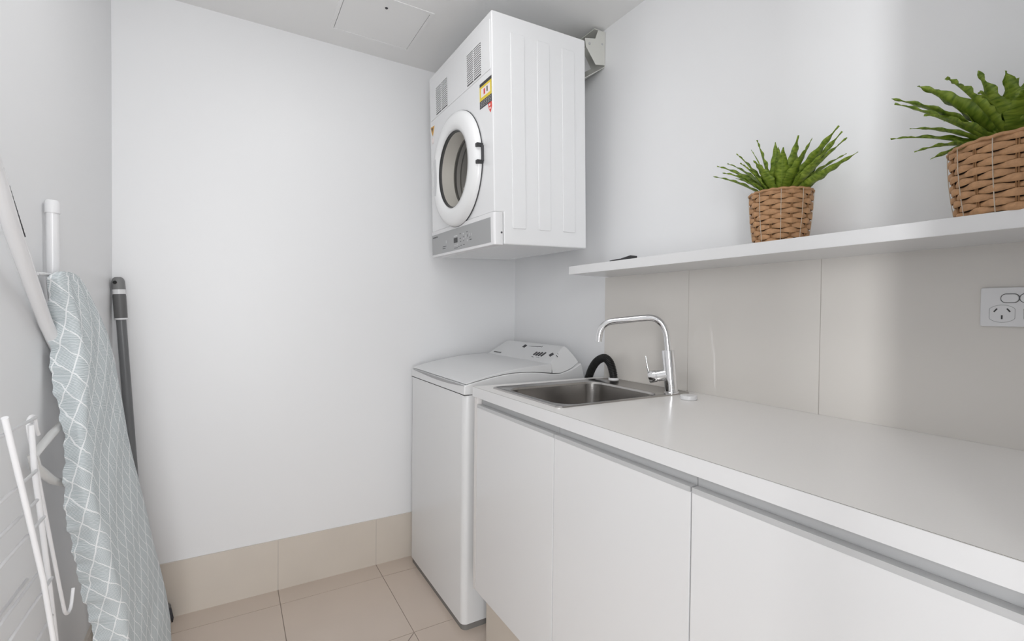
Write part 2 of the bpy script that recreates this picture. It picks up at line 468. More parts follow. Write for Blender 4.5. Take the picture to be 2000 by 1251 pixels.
A = ring_loop(bm, bx0 + .002, bx1 - .002, by0 + .002, by1 - .002, 0.058, zr - 0.0079)
for dz, ins, rr in ((0.05, .004, .056), (0.14, .010, .054), (0.175, .016, .056), (0.192, .028, .050), (0.2, .05, .04), (0.203, .10, .03)):
    Bq = ring_loop(bm, bx0 + ins, bx1 - ins, by0 + ins, by1 - ins, rr, zr - dz); bridge(bm, A, Bq); A = Bq
bm.faces.new(A)
link('bowl', bm, STEEL, sink)
link('waste', LT([(0, -0.199), (0.03, -0.199), (0.044, -0.1985), (0.046, -0.2015)], ((bx0 + bx1) / 2, (by0 + by1) / 2, zr), n=32), CHROME, sink)

# ------------------------------------------------------------------ tap
D = Vector((-0.6, 0.8, 0)); N = Vector((0.8, 0.6, 0)); Z = Vector((0, 0, 1))
P0 = Vector((-0.105, -1.19, 0.9465))
tap = thing('mixer_tap', 'chrome swivel mixer tap with a square gooseneck spout behind the sink', 'tap', P0)
def tp(d, z): return D * d + Z * (z - 0.9465)
top = tp(0.013, 1.089); base = tp(0.0, 0.9475)
ax = (top - base).normalized()
bm = bmesh.new()
lathe(bm, [(0, 0), (0.0235, 0), (0.0245, 0.002), (0.0245, 0.004), (0.0205, 0.006), (0.0205, 0.1395), (0.0195, 0.142), (0.0, 0.142)], base, ax, 40)
link('body', bm, CHROME, tap)
sp = [tp(.012, 1.08), tp(.0155, 1.118), tp(.019, 1.142), tp(.026, 1.162), tp(.036, 1.178), tp(.052, 1.190), tp(.071, 1.1945), tp(.105, 1.192), tp(.15, 1.1865), tp(.193, 1.181),
      tp(.212, 1.176), tp(.227, 1.166), tp(.237, 1.151), tp(.2415, 1.134), tp(.244, 1.110)]
link('spout', T(smooth_path(sp, 6), 0.0112, 20), CHROME, tap)
hdir = (tp(.072, 0.996) - tp(.004, 1.012)).normalized()
bm = bmesh.new()
lathe(bm, [(0, 0.01), (0.019, 0.012), (0.019, 0.042), (0.0175, 0.043), (0.0175, 0.0445), (0.0205, 0.0455), (0.0205, 0.068), (0.019, 0.0705), (0, 0.0705)], tp(.004, 1.012), hdir, 36)
link('mixer_barrel', bm, CHROME, tap)
link('lever', T([tp(.071, 1.002), tp(.078, 1.03), tp(.0845, 1.066)], [0.0032, 0.0028, 0.0026], 12), CHROME, tap)

# drain hose
hp = smooth_path([(-0.078, -0.690, 0.55), (-0.075, -0.700, 0.80), (-0.070, -0.722, 0.93), (-0.065, -0.757, 1.0), (-0.060, -0.805, 1.028), (-0.057, -0.838, 1.012), (-0.056, -0.856, 0.975), (-0.056, -0.860, 0.952)], 12)
# resample evenly for the corrugation
def resample(pts, step):
    out = [pts[0].copy()]; acc = 0
    for a, b in zip(pts[:-1], pts[1:]):
        seg = (b - a).length; d = step - acc
        while d <= seg:
            out.append(a.lerp(b, d / seg)); d += step
        acc = (acc + seg) % step if seg < step - acc else seg - (d - step)
    return out
hq = resample(hp, 0.00145)
hose = thing('drain_hose', 'black corrugated drain hose looping over the back of the sink', 'hose', (-0.06, -0.80, 0.9475))
hq = [p - Vector((-0.06, -0.80, 0.9475)) for p in hq]
bm = T(hq, [0.0168 if (i // 2) % 2 else 0.0140 for i in range(len(hq))], 18)
link('hose_tube', bm, RUB, hose)
link('grommet', LT([(0.012, -0.001), (0.0205, -0.001), (0.0205, 0.004), (0.0185, 0.007), (0.013, 0.007)], (0.004, -0.060, 0.0005), n=28), PLAST, hose)

# round white plug beside the tap
bm = LT([(0, 0), (0.024, 0), (0.0255, 0.0015), (0.0255, 0.010), (0.0245, 0.0125), (0.021, 0.0135), (0, 0.0138)], n=40)
pk = link('plug_cover', bm, PLAST); pk.location = (-0.137, -1.284, 0.9453)
tag(pk, 'small round white disc lying on the worktop beside the tap', 'plug cover')

# ------------------------------------------------------------------ washing machine
wm = thing('washing_machine', 'white top-loading washing machine standing in the far corner', 'washing machine', (-0.317, -0.35, 0))
O = Vector((0.317, 0.35, 0))
def W(bm):
    bmesh.ops.translate(bm, verts=bm.verts, vec=O); return bm
wy0, wy1 = -0.652, -0.045
def vbox(x0, x1, y0, y1, z0, z1, rad):
    bm = bmesh.new(); prism(bm, rrect(x0, x1, y0, y1, rad, 8), z0, z1, 'z')
    for fc in bm.faces: fc.smooth = abs(fc.normal.z) < 0.5
    return bm
link('cabinet_body', W(vbox(-0.605, -0.03, wy0, wy1, 0.024, 0.8942, 0.024)), WENAMEL, wm, bevel=0.001, segs=1)
link('plinth', W(vbox(-0.600, -0.036, wy0 + .004, wy1 - .004, 0.0, 0.024, 0.022)), mat('plinth_grey', (0.22, 0.21, 0.2), 0.7), wm)
bm = bmesh.new()
def curve2(pts, per=6):
    return [(p.x, p.y) for p in smooth_path([(a, b, 0) for a, b in pts], per)]
seam = curve2([(-0.6045, 0.9315), (-0.575, 0.9385), (-0.54, 0.9455), (-0.47, 0.958), (-0.388, 0.966), (-0.29, 0.964), (-0.194, 0.953)]) + curve2([(-0.16, 0.953), (-0.10, 0.968), (-0.05, 0.992)])
deck = [(-0.605, 0.8952)] + seam + [(-0.042, 0.965), (-0.032, 0.93), (-0.03, 0.8952)]
prism(bm, deck, wy0, wy1, 'y')
for v in bm.verts:      # rounded plan corners at the front
    pass
link('top_deck', W(bm), WENAMEL, wm, bevel=0.006, segs=3)
bm = bmesh.new()
lower = [(x, z + 0.0018) for x, z in curve2([(-0.596, 0.9335), (-0.54, 0.9455), (-0.47, 0.958), (-0.388, 0.966), (-0.29, 0.964), (-0.205, 0.9555)])]
upper = curve2([(-0.204, 0.994), (-0.30, 0.990), (-0.40, 0.9795), (-0.50, 0.963), (-0.57, 0.9475), (-0.5985, 0.9385)])
prism(bm, lower + upper, wy0 + 0.002, wy1 - 0.002, 'y')
link('lid', W(bm), WENAMEL, wm, bevel=0.0025, segs=3)
bm = bmesh.new()
cres = [(wy0 + 0.006 + 0.575 * q / 20, 0.9318) for q in range(21)]
cres += [(y_, 0.9318 - 0.0105 * math.sin(pi * ((y_ - wy0 - 0.006) / 0.575) ** 0.8) - 0.0004) for y_, _ in cres[::-1]]
prism(bm, cres, -0.6058, -0.590, 'x')
link('lid_recess_shade', W(bm), mat('recess_shade_grey', (0.42, 0.42, 0.43), 0.6), wm)  # grey crescent paints the shade in the dip under the lid
bm = bmesh.new()
con = curve2([(-0.2005, 0.9945), (-0.165, 1.0205), (-0.125, 1.0485), (-0.107, 1.0605)]) + curve2([(-0.097, 1.0625), (-0.085, 1.052), (-0.062, 1.020), (-0.0495, 0.9945)]) + \
      [(-0.051, 0.9935)] + curve2([(-0.052, 0.992), (-0.10, 0.9705), (-0.158, 0.955)]) + [(-0.198, 0.9562), (-0.1985, 0.97)]
# console: narrower towards the crest so both ends slope
bm2 = bmesh.new()
def conloop(y, inset):
    return [bm2.verts.new((x, y + inset * max(0, (z - 0.955)) * 0.55, z)) for x, z in con]
a = conloop(wy0 + 0.001, 1.0); b = conloop(wy1 - 0.001, -1.0)
n = len(con)
bm2.faces.new(a); bm2.faces.new(b[::-1])
for i in range(n): bm2.faces.new((a[i], a[(i + 1) % n], b[(i + 1) % n], b[i]))
link('control_console', W(bm2), WENAMEL, wm, bevel=0.003, segs=3)
# dark seams
bm = bmesh.new()
box(bm, -0.6040, -0.031, wy0 + .0008, wy1 - .0008, 0.8936, 0.8955)
link('deck_seam', W(bm), GAP, wm)
# printed legends and keys on the sloping console: u along -Y, v up the slope
S0 = Vector((-0.2005, 0, 0.9945)); sd = Vector((0.0935, 0, 0.066)).normalized(); sn = Vector((-sd.z, 0, sd.x))
def con_pt(y, v, h=0.0): return S0 + Vector((0, y, 0)) + sd * v + sn * h + O
def con_patch(bm, y0, v0, y1, v1, wd, h=0.0016):
    """a small bar from (y0,v0) to (y1,v1)"""
    A_, B_ = con_pt(y0, v0), con_pt(y1, v1); t = (B_ - A_).normalized(); s_ = sn.cross(t) * wd / 2
    vs = [bm.verts.new(p) for p in (A_ - s_, B_ - s_, B_ + s_, A_ + s_)]
    vt = [bm.verts.new(v.co + sn * h) for v in vs]
    for v in vs: v.co -= sn * 0.004
    bm.faces.new(vt); bm.faces.new(vs[::-1])
    for i in range(4): bm.faces.new((vs[i], vs[(i + 1) % 4], vt[(i + 1) % 4], vt[i]))
keys = [(-0.458, .036, -0.462, .058), (-0.478, .034, -0.484, .058), (-0.498, .034, -0.505, .060), (-0.520, .034, -0.527, .062), (-0.535, .042, -0.545, .080)]
for k in keys[:4]:
    bm = bmesh.new(); con_patch(bm, *k, 0.0112, 0.0028)
    link('programme_key', bm, INK, wm)
bm = bmesh.new(); con_patch(bm, -0.575, .044, -0.583, .062, 0.020, 0.003); link('start_key', bm, INK, wm)
bm = bmesh.new(); con_patch(bm, -0.315, .078, -0.318, .096, 0.022, 0.003); link('power_key', bm, INK, wm)
bm = bmesh.new()
for k in ((-0.345, .090, -0.445, .098, .0036), (-0.36, .082, -0.43, .086, .0030), (-0.42, .090, -0.455, .080, .004), (-0.385, .074, -0.43, .066, .003), (-0.350, .062, -0.375, .060, .002), (-0.362, .054, -0.41, .05, .0018), (-0.395, .070, -0.44, .073, .0015),
          (-0.452, .094, -0.449, .104, .004), (-0.44, .084, -0.475, .088, .003), (-0.455, .026, -0.475, .022, .003), (-0.535, .060, -0.548, .084, .0026), (-0.60, .06, -0.625, .050, .0025),
          (-0.49, .066, -0.515, .078, .0018), (-0.44, .040, -0.447, .040, .004), (-0.49, .026, -0.52, .024, .0016), (-0.59, .070, -0.61, .066, .002)):
    con_patch(bm, *k, 0.0006)
link('legend', bm, INK, wm)
text_mesh('lettering', 'FISHER&PAYKEL', 0.011, INK, wm, basis(con_pt(-0.145, .018, 0.0009), (0, -1, 0), sd, sn))

# ------------------------------------------------------------------ dryer
dr = thing('tumble_dryer', 'white wall-mounted tumble dryer hanging below the ceiling, door facing left', 'dryer',
           (-0.352, -0.494, 1.46), (rd(0.87), rd(-2.09), rd(-0.1)))
FX = -0.205
# body: D .409, W .6, H .8
bm = bmesh.new(); prism(bm, [(FX, 0.80), (FX, 0.113), (-0.1672, 0.113), (-0.1672, 0.0), (0.205, 0.0), (0.205, 0.80)], -0.3, 0.3, 'y')
link('cabinet_body', bm, ENAMEL, dr, bevel=0.005, segs=4)
bm = bmesh.new(); prism(bm, rrect(FX - 0.004, -0.1675, -0.301, 0.301, 0.010, 5), -0.003, 0.113, 'z')
link('control_housing', bm, PLAST, dr, bevel=0.003, segs=3)
cf = FX - 0.004
bm = B(cf - 0.0008, cf + 0.001, -0.278, 0.292, 0.008, 0.096)
pn = link('control_panel', bm, PANEL, dr)
tag(pn, 'silver control panel')
link('display', B(cf - 0.0016, cf, 0.010, 0.046, 0.038, 0.058), DARK, pn)
bm = bmesh.new()
for y, z, wy, wz in ((0.147, .034, .04, .0025), (0.152, .026, .034, .0025), (0.026, .0165, .034, .0022), (-0.004, .0195, .010, .0022), (-0.018, .051, .012, .003), (-0.05, .053, .012, .002),
                     (-0.021, .038, .007, .003), (-0.05, .038, .006, .003), (-0.084, .054, .003, .009), (-0.110, .036, .010, .0035), (-0.120, .036, .004, .0035), (-0.025, .0225, .012, .002), (-0.052, .0225, .014, .002),
                     (-0.082, .069, .012, .002), (-0.018, .069, .010, .0025), (-0.108, .045, .014, .0016)):
    box(bm, cf - 0.0011, cf, y - wy / 2, y + wy / 2, z - wz / 2, z + wz / 2)
link('legend', bm, INK, pn)
bm = bmesh.new()
for y, z, wy, wz in ((0.028, .0655, .036, .004), (-0.047, .066, .009, .006), (-0.068, .053, .0035, .011), (-0.105, .056, .003, .010), (-0.122, .055, .003, .010), (-0.083, .036, .005, .007), (-0.05, .046, .012, .0025),
                     (0.027, .028, .036, .0015), (0.008, .03, .0015, .012), (-0.155, .0, .0, .0), (0.128, .052, .006, .012)):
    if wy: box(bm, cf - 0.00105, cf, y - wy / 2, y + wy / 2, z - wz / 2, z + wz / 2)
link('pale_legend', bm, INKL, pn)
text_mesh('lettering', 'FISHER&PAYKEL', 0.0085, INK, pn, basis((cf - 0.001, 0.252, 0.0835), (0, -1, 0), (0, 0, 1), (-1, 0, 0)))
link('screw', LT([(0, 0.0015), (0.0035, 0.001), (0.004, -0.001)], (-0.178, -0.3012, 0.041), (0, -1, 0), n=14), INK, dr)
# embossed ribs on both sides
for sgn in (-1, 1):
    bm = bmesh.new()
    for x0, x1 in ((-0.132, -0.075), (-0.020, 0.035), (0.091, 0.150)):
        prism(bm, rrect(x0, x1, 0.058, 0.742, 0.006, 4), sgn * 0.2995, sgn * 0.3032, 'y')
        # carry the embossing across onto the lower body
    link('side_embossing', bm, ENAMEL, dr, bevel=0.0024, segs=3)
# top fascia step with the two louvred vents
bm = bmesh.new()
prism(bm, rrect(-0.288, 0.288, 0.605, 0.776, 0.006, 4), FX - 0.0022, FX + 0.001, 'x')
fa = link('fascia', bm, ENAMEL, dr, bevel=0.0014, segs=2)
for y0, y1 in ((-0.219, -0.104), (0.091, 0.213)):
    bm = bmesh.new(); box(bm, FX - 0.0030, FX - 0.0024, y0, y1, 0.612, 0.728, 1)
    nsl = 15; p_ = 0.116 / nsl
    ymid = (y0 + y1) / 2
    for k in range(nsl):
        z = 0.612 + p_ * k
        for a_, b_ in ((y0, ymid - 0.002), (ymid + 0.002, y1)):
            box(bm, FX - 0.0048, FX - 0.0028, a_, b_, z + p_ * 0.52, z + p_)
    box(bm, FX - 0.0048, FX - 0.0028, ymid - 0.002, ymid + 0.002, 0.612, 0.728)
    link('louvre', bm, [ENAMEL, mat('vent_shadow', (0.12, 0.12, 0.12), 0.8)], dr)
# porthole door
yc, zc = 0.004, 0.325
bm = bmesh.new()
lathe(bm, [(0.148, 0.012), (0.1505, 0.024), (0.156, 0.030), (0.175, 0.033), (0.200, 0.031), (0.216, 0.024), (0.2235, 0.012), (0.224, 0.004)], (FX, yc, zc), (-1, 0, 0), 96)
door = link('porthole_door', bm, DISC, dr)
link('door_gap', LT([(0.215, 0.001), (0.2255, 0.001), (0.2255, 0.0045), (0.22, 0.0045)], (FX, yc, zc), (-1, 0, 0), 96), INK, door)
link('glass_seal', LT([(0.1490, 0.022), (0.1465, 0.020), (0.1455, 0.013), (0.1445, 0.009)], (FX, yc, zc), (-1, 0, 0), 96), DARK, door)
gm = bpy.data.materials.new('door_glass'); gm.use_nodes = True
gn = gm.node_tree; gn.nodes.remove(gn.nodes['Principled BSDF'])
g1 = gn.nodes.new('ShaderNodeBsdfTransparent'); g1.inputs[0].default_value = (0.90, 0.90, 0.89, 1)
g2 = gn.nodes.new('ShaderNodeBsdfGlossy'); g2.inputs['Roughness'].default_value = 0.03
g4 = gn.nodes.new('ShaderNodeMixShader')
g4.inputs[0].default_value = 0.06; gn.links.new(g1.outputs[0], g4.inputs[1]); gn.links.new(g2.outputs[0], g4.inputs[2])
gn.links.new(g4.outputs[0], gn.nodes['Material Output'].inputs[0])
# handle recess, hinges
bm = bmesh.new()
vs = []
link('handle_recess', B(FX - 0.0335, FX - 0.0300, 0.158, 0.180, 0.252, 0.405), mat('recess_grey', (0.62, 0.63, 0.64), 0.4), door, bevel=0.001, segs=2)
for z in (0.362, 0.302):
    bm = B(FX - 0.027, FX - 0.002, -0.227, -0.210, z - 0.0065, z + 0.0065)
    link('hinge', bm, DARK, door, bevel=0.002, segs=2)
link('hinge_plate', B(FX - 0.010, FX - 0.001, -0.2290, -0.2245, 0.305, 0.36), INK, door)
# drum interior seen through the porthole
# cut the body open behind the door with a boolean-free approach: tunnel tube set in a circular hole
cut = bmesh.new(); lathe(cut, [(0, -0.05), (0.1445, -0.05), (0.1445, 0.30), (0, 0.30)], (FX, yc, zc), (1, 0, 0), 96)
cme = bpy.data.meshes.new('porthole_cut'); bmesh.ops.recalc_face_normals(cut, faces=cut.faces); cut.to_mesh(cme); cut.free()
co = bpy.data.objects.new('porthole_cut', cme); COL.objects.link(co); co.parent = dr
bodyo = [c for c in dr.children if c.name.startswith('cabinet_body')][0]
md = bodyo.modifiers.new('hole', 'BOOLEAN'); md.object = co; md.operation = 'DIFFERENCE'; md.solver = 'EXACT'
bpy.context.view_layer.update()
dg = bpy.context.evaluated_depsgraph_get()
newme = bpy.data.meshes.new_from_object(bodyo.evaluated_get(dg))
bodyo.modifiers.clear(); bodyo.data = newme; newme.name = 'cabinet_body'
for p_q in newme.polygons: p_q.use_smooth = False
bpy.data.objects.remove(co)
if not newme.materials: newme.materials.append(ENAMEL)
bm = bmesh.new()
def ringwall(pts, mi): lathe(bm, pts, (FX, yc, zc), (1, 0, 0), 96, mi)
ringwall([(0.1440, -0.010), (0.1430, 0.010), (0.1385, 0.042)], 0)
ringwall([(0.1385, 0.042), (0.1325, 0.044), (0.134, 0.047), (0.1420, 0.050), (0.1432, 0.058)], 1)
ringwall([(0.1432, 0.058), (0.1432, 0.074)], 2)
ringwall([(0.1432, 0.074), (0.1385, 0.077), (0.1432, 0.080)], 1)
ringwall([(0.1432, 0.080), (0.143, 0.290), (0.10, 0.297)], 2)
ringwall([(0.10, 0.297), (0.0, 0.297)], 1)
drum = link('drum', bm, [DRUM, DRUMD, mat('drum_inner', (0.50, 0.48, 0.45), 0.35, metal=0.4)], dr)
for ang in (100, 220, 340):
    bm = bmesh.new()
    a_ = rd(ang); c_ = Vector((0, cos(a_), sin(a_))); t_ = Vector((0, -sin(a_), cos(a_)))
    o_ = Vector((FX, yc, zc))
    pr_ = [c_ * 0.143 + t_ * 0.02, c_ * 0.118, c_ * 0.143 - t_ * 0.02]
    v0 = [bm.verts.new(o_ + q + Vector((0.088, 0, 0))) for q in pr_]; v1 = [bm.verts.new(o_ + q + Vector((0.285, 0, 0))) for q in pr_]
    bm.faces.new(v0); bm.faces.new(v1[::-1])
    for i in range(3): bm.faces.new((v0[i], v0[(i + 1) % 3], v1[(i + 1) % 3], v1[i]))
    link('drum_paddle', bm, DRUM, drum)
# glass bowl
bm = LT([(0.1465, 0.019), (0.13, 0.016), (0.09, 0.011), (0.0, 0.007)], (FX, yc, zc), (-1, 0, 0), 96)
link('door_glass', bm, gm, door)
# warning label near the front right corner
lb = thing  # (keeps the label helper local)
bm = bmesh.new(); X0 = FX - 0.0006
def lab(y0, y1, z0, z1, mi, h=0.0):
    box(bm, X0 - 0.0003 - h, FX + 0.0006, y1, y0, z0, z1, mi)
lab(-0.203, -0.2935, 0.494, 0.582, 2); lab(-0.203, -0.2935, 0.520, 0.570, 0, .0002)
lab(-0.214, -0.284, 0.531, 0.562, 1, .0004)
lab(-0.235, -0.246, 0.537, 0.556, 3, .0006); lab(-0.258, -0.266, 0.539, 0.557, 4, .0006)
for k in range(4):
    for q in range(6):
        yy = -0.210 - q * 0.0135 - 0.002 * (k % 2)
        lab(yy, yy - 0.009, 0.4985 + k * 0.0052, 0.5005 + k * 0.0052, 5, .0003)
lbo = link('warning_label', bm, [YEL, LABW, LABK, LABR, LABK, mat('label_grey_print', (0.45, 0.45, 0.45), 0.6)], dr)
tag(lbo, 'yellow, white and black printed label')
bm = bmesh.new()
prism(bm, [(-0.266, 0.494), (-0.2925, 0.494), (-0.2945, 0.478), (-0.284, 0.458), (-0.271, 0.474)], X0 - 0.0003, FX + 0.0005, 'x', 0)
for y, z in ((-0.279, 0.486), (-0.281, 0.4735)): prism(bm, rrect(y - .005, y + .005, z - .0035, z + .0035, .0015, 3), X0 - 0.0006, FX, 'x', 1)
link('red_tag', bm, [LABR, LABW], dr)
bm = bmesh.new()
prism(bm, [(0.290, 0.581), (0.246, 0.578), (0.262, 0.548), (0.268, 0.538), (0.283, 0.560)], X0 - 0.0003, FX + 0.0005, 'x', 0)
prism(bm, [(0.283, 0.574), (0.262, 0.573), (0.272, 0.556)], X0 - 0.0005, FX + 0.0005, 'x', 1)
prism(bm, rrect(0.258, 0.282, 0.505, 0.530, 0.006, 4), X0 - 0.0002, FX + 0.0005, 'x', 2)
link('caution_sticker', bm, [ORANGE, LABK, LABW], dr)

# wall bracket behind the dryer
br = thing('dryer_bracket', 'cream metal wall bracket holding up the back of the dryer', 'bracket', (0, -0.45, 2.2))
def Q(bm):
    bmesh.ops.translate(bm, verts=bm.verts, vec=(0, 0.45, -2.2)); return bm
bm = bmesh.new()
box(bm, -0.003, -0.0002, -0.722, -0.20, 2.243, 2.386)
box(bm, -0.060, -0.0002, -0.722, -0.20, 2.384, 2.387)
prism(bm, [(0, 2.243), (-0.110, 2.168), (-0.110, 2.171), (0, 2.246)], -0.722, -0.20, 'y')
link('wall_channel', Q(bm), BEIGE, br, bevel=0.0006, segs=1)
for y in (-0.722, -0.245):
    bm = bmesh.new()
    prism(bm, [(-0.001, 2.384), (-0.001, 2.250), (-0.051, 2.240), (-0.103, 2.300), (-0.108, 2.333), (-0.055, 2.346), (-0.040, 2.384)], y, y + 0.003, 'y')
    arm = link('bracket_arm', Q(bm), BEIGE, br, bevel=0.0006, segs=1)
    link('bolt', Q(LT([(0, 0.003), (0.0045, 0.003), (0.006, 0.0)], (-0.086, y, 2.316), (0, -1, 0), 14)), ALU, arm)
    link('bolt', Q(LT([(0, 0.002), (0.003, 0.002), (0.0045, 0.0)], (-0.018, y, 2.333), (0, -1, 0), 14)), ALU, arm)
bm = bmesh.new()
prism(bm, [(-0.097, 2.300), (-0.113, 2.270), (-0.085, 2.213), (-0.050, 2.236)], -0.690, -0.687, 'y')
link('strut', Q(bm), ALU, br)
bm = bmesh.new()
box(bm, -0.148, -0.106, -0.70, -0.23, 2.175, 2.20); box(bm, -0.148, -0.1, -0.70, -0.23, 2.30, 2.33)
link('dryer_rail', Q(bm), BEIGE, br)

# ------------------------------------------------------------------ power point
po = thing('power_point', 'white double power point on the splashback near the right edge', 'power point', (-0.008, -1.969, 1.2275))
bm = bmesh.new(); prism(bm, rrect(-0.058, 0.0572, -0.0385, 0.0405, 0.003, 3), -0.008, 0.0, 'x')
link('cover_plate', bm, PLAST, po, bevel=0.0015, segs=2)
def loopline(pts, rad, x):
    bm = bmesh.new(); tube(bm, [(x, a, b) for a, b in pts], rad, 6, closed=True); return bm
for sgn, yo in ((1, 0.0247), (-1, -0.0247)):
    pts = []
    for k in range(48):
        a_ = 2 * pi * k / 48; yy = 0.0215 * cos(a_); zz = 0.0175 * sin(a_)
        yy = max(-0.0187, min(0.0187, yy * 1.05)); pts.append((yo + yy, -0.0125 + zz))
    link('outlet_outline', loopline(pts, 0.00035, -0.0081), mat('outline_grey', (0.35, 0.35, 0.35), 0.6) if sgn > 0 else bpy.data.materials['outline_grey'], po)
    bm = bmesh.new()
    for (cy, cz, ang) in ((yo + 0.0095, -0.0055, 35), (yo - 0.0095, -0.0055, -35), (yo, -0.0195, 0)):
        ca, sa = cos(rd(ang)), sin(rd(ang))
        pts2 = [(cy + ca * a1 - sa * b1, cz + sa * a1 + ca * b1) for a1, b1 in ((-.0012, -.004), (.0012, -.004), (.0012, .004), (-.0012, .004))]
        # long axis tilted
        prism(bm, pts2, -0.0084, -0.006, 'x')
    link('outlet_slot', bm, DARK, po)
    yk = yo - 0.0112 * 1 if sgn > 0 else yo + 0.0112
    bm = bmesh.new(); prism(bm, rrect(yk - 0.0125, yk + 0.0125, 0.0102, 0.0265, 0.0075, 6), -0.0105, -0.007, 'x')
    link('rocker_switch', bm, PLAST, po, bevel=0.001, segs=2)
    link('switch_outline', loopline(rrect(yk - 0.0133, yk + 0.0133, 0.0094, 0.0273, 0.008, 6), 0.0006, -0.0082), mat('switch_line', (0.12, 0.12, 0.12), 0.6) if sgn > 0 else bpy.data.materials['switch_line'], po)

# ------------------------------------------------------------------ wicker pots with fern
def basket(t, rb, rt, hh, rows, nst, phase=0.0):
    """rb/rt outer radius at foot and rim"""
    def rad(z):
        q = z / hh; return rb + (rt - rb) * (1 - (1 - q) ** 1.8)
    n = nst * 8
    bm = bmesh.new(); rh = hh / rows
    for j in range(rows):
        zc_ = rh * (j + 0.5); sgn = 1 if j % 2 else -1
        rings = []
        jit = random.uniform(-0.0005, 0.0005)
        for k in range(n):
            a_ = 2 * pi * k / n + phase
            c_ = sgn * cos(nst * (a_ - phase) / 2.0)
            off = c_ * 0.0028 + jit
            R = rad(zc_) - 0.0045 + off
            thin = 0.5 * rh * (0.93 + 0.22 * c_ + 0.05 * random.random())
            ring = []
            for (du, dv) in ((0.0022, 0.0), (0.0017, 0.7), (0.0, 1.0), (-0.0015, 0.7), (-0.0015, -0.7), (0.0, -1.0), (0.0017, -0.7)):
                rr = R + du; ring.append(bm.verts.new((rr * cos(a_), rr * sin(a_), zc_ + dv * thin + 0.0006 * sin(3 * a_ + j))))
            rings.append(ring)
        m_ = len(rings[0])
        for k in range(n):
            A_, B_ = rings[k], rings[(k + 1) % n]
            for q in range(m_):
                fc = bm.faces.new((A_[q], A_[(q + 1) % m_], B_[(q + 1) % m_], B_[q])); fc.smooth = True
    # rim braid
    rim = []
    for k in range(n):
        a_ = 2 * pi * k / n; R = rad(hh) - 0.0015 + 0.0008 * sin(k * 1.3)
        rim.append((R * cos(a_), R * sin(a_), hh + 0.0008 * sin(k * 0.9)))
    tube(bm, rim, 0.0032, 7, closed=True)
    link('woven_basket', bm, WICK, t)
    bm = bmesh.new()
    for k in range(1, nst, 2):
        a_ = 2 * pi * k / nst + phase
        pts = [((rad(z) - 0.0042) * cos(a_), (rad(z) - 0.0042) * sin(a_), z) for z in [hh * q / 8 for q in range(9)]]
        for da in (-0.0016, 0.0016):
            tube(bm, [(x - da * sin(a_), y + da * cos(a_), z) for x, y, z in pts], 0.0013, 6)
    link('stakes', bm, WICKD, t)
    bm = bmesh.new()
    for k in range(0, nst, 2):
        a_ = 2 * pi * k / nst + phase
        pts = []
        for z in [hh * q / 40 for q in range(41)]:
            R = rad(z) + 0.0003; pts.append((R * cos(a_), R * sin(a_), z))
        tube(bm, pts, 0.0008, 5)
    link('threads', bm, THREAD, t)
    bm = LT([(0, 0.002), (rad(0) - 0.009, 0.002), (rad(hh * .5) - 0.0085, hh * .5), (rt - 0.0085, hh - 0.003), (rt - 0.012, hh - 0.003), (rt - 0.014, hh - 0.02), (0, hh - 0.02)], n=48)
    link('liner', bm, [BASKIN], t)

def blade(bm, uvl, base, tip, width, arch, seed, roll=0.0, n=30):
    rnd = random.Random(seed)
    base, tip = Vector(base), Vector(tip)
    d = tip - base; L = d.length
    mid = base + d * 0.5 + Vector((0, 0, arch)) ; mid.xy = (base.xy * 0.5 + mid.xy * 0.5) if False else mid.xy
    # quadratic curve starting steeply
    pts = [(1 - q) ** 2 * base + 2 * (1 - q) * q * mid + q * q * tip for q in [i / n for i in range(n + 1)]]
    rad_ = Vector((d.x, d.y, 0));
    if rad_.length < 0.02: rad_ = Vector((-0.6, -0.8, 0)) * 0.1
    side0 = Vector((0, 0, 1)).cross(rad_).normalized()
    ph = rnd.uniform(0, 6.28); fq = rnd.uniform(13, 17)
    prev = None
    for i, p in enumerate(pts):
        q = i / n
        t_ = (pts[min(i + 1, n)] - pts[max(i - 1, 0)]).normalized()
        side = (side0 - t_ * side0.dot(t_)).normalized()
        nrm = t_.cross(side)
        side, nrm = (side * cos(roll) + nrm * sin(roll)), (nrm * cos(roll) - side * sin(roll))
        # width: narrow foot, broad middle, long drawn-out point
        wv = width * (0.30 + 0.70 * sin(min(1, q / 0.45) * pi / 2)) * (1 if q < 0.45 else max(0.0, 1 - ((q - 0.45) / 0.55)) ** 0.9)
        wv = max(wv, width * 0.05)
        rw = 1 + 0.07 * sin(fq * q * 2 + ph); rf = 0.055 * width * sin(fq * q * 2.2 + ph * 2)
        e = wv / 2
        row = [p - side * e * rw + nrm * (e * 0.35 + rf), p - side * e * 0.5 + nrm * e * 0.12, p, p + side * e * 0.5 + nrm * e * 0.12, p + side * e * (2 - rw) + nrm * (e * 0.35 - rf)]
        cur = [bm.verts.new(v) for v in row]
        if prev:
            for k in range(4):
                fc = bm.faces.new((prev[k], prev[k + 1], cur[k + 1], cur[k])); fc.smooth = True
                for lp, (uu, vv) in zip(fc.loops, ((k / 4, (i - 1) / n), ((k + 1) / 4, (i - 1) / n), ((k + 1) / 4, i / n), (k / 4, i / n))):
                    lp[uvl].uv = (uu, vv + seed * 0.37)
        prev = cur

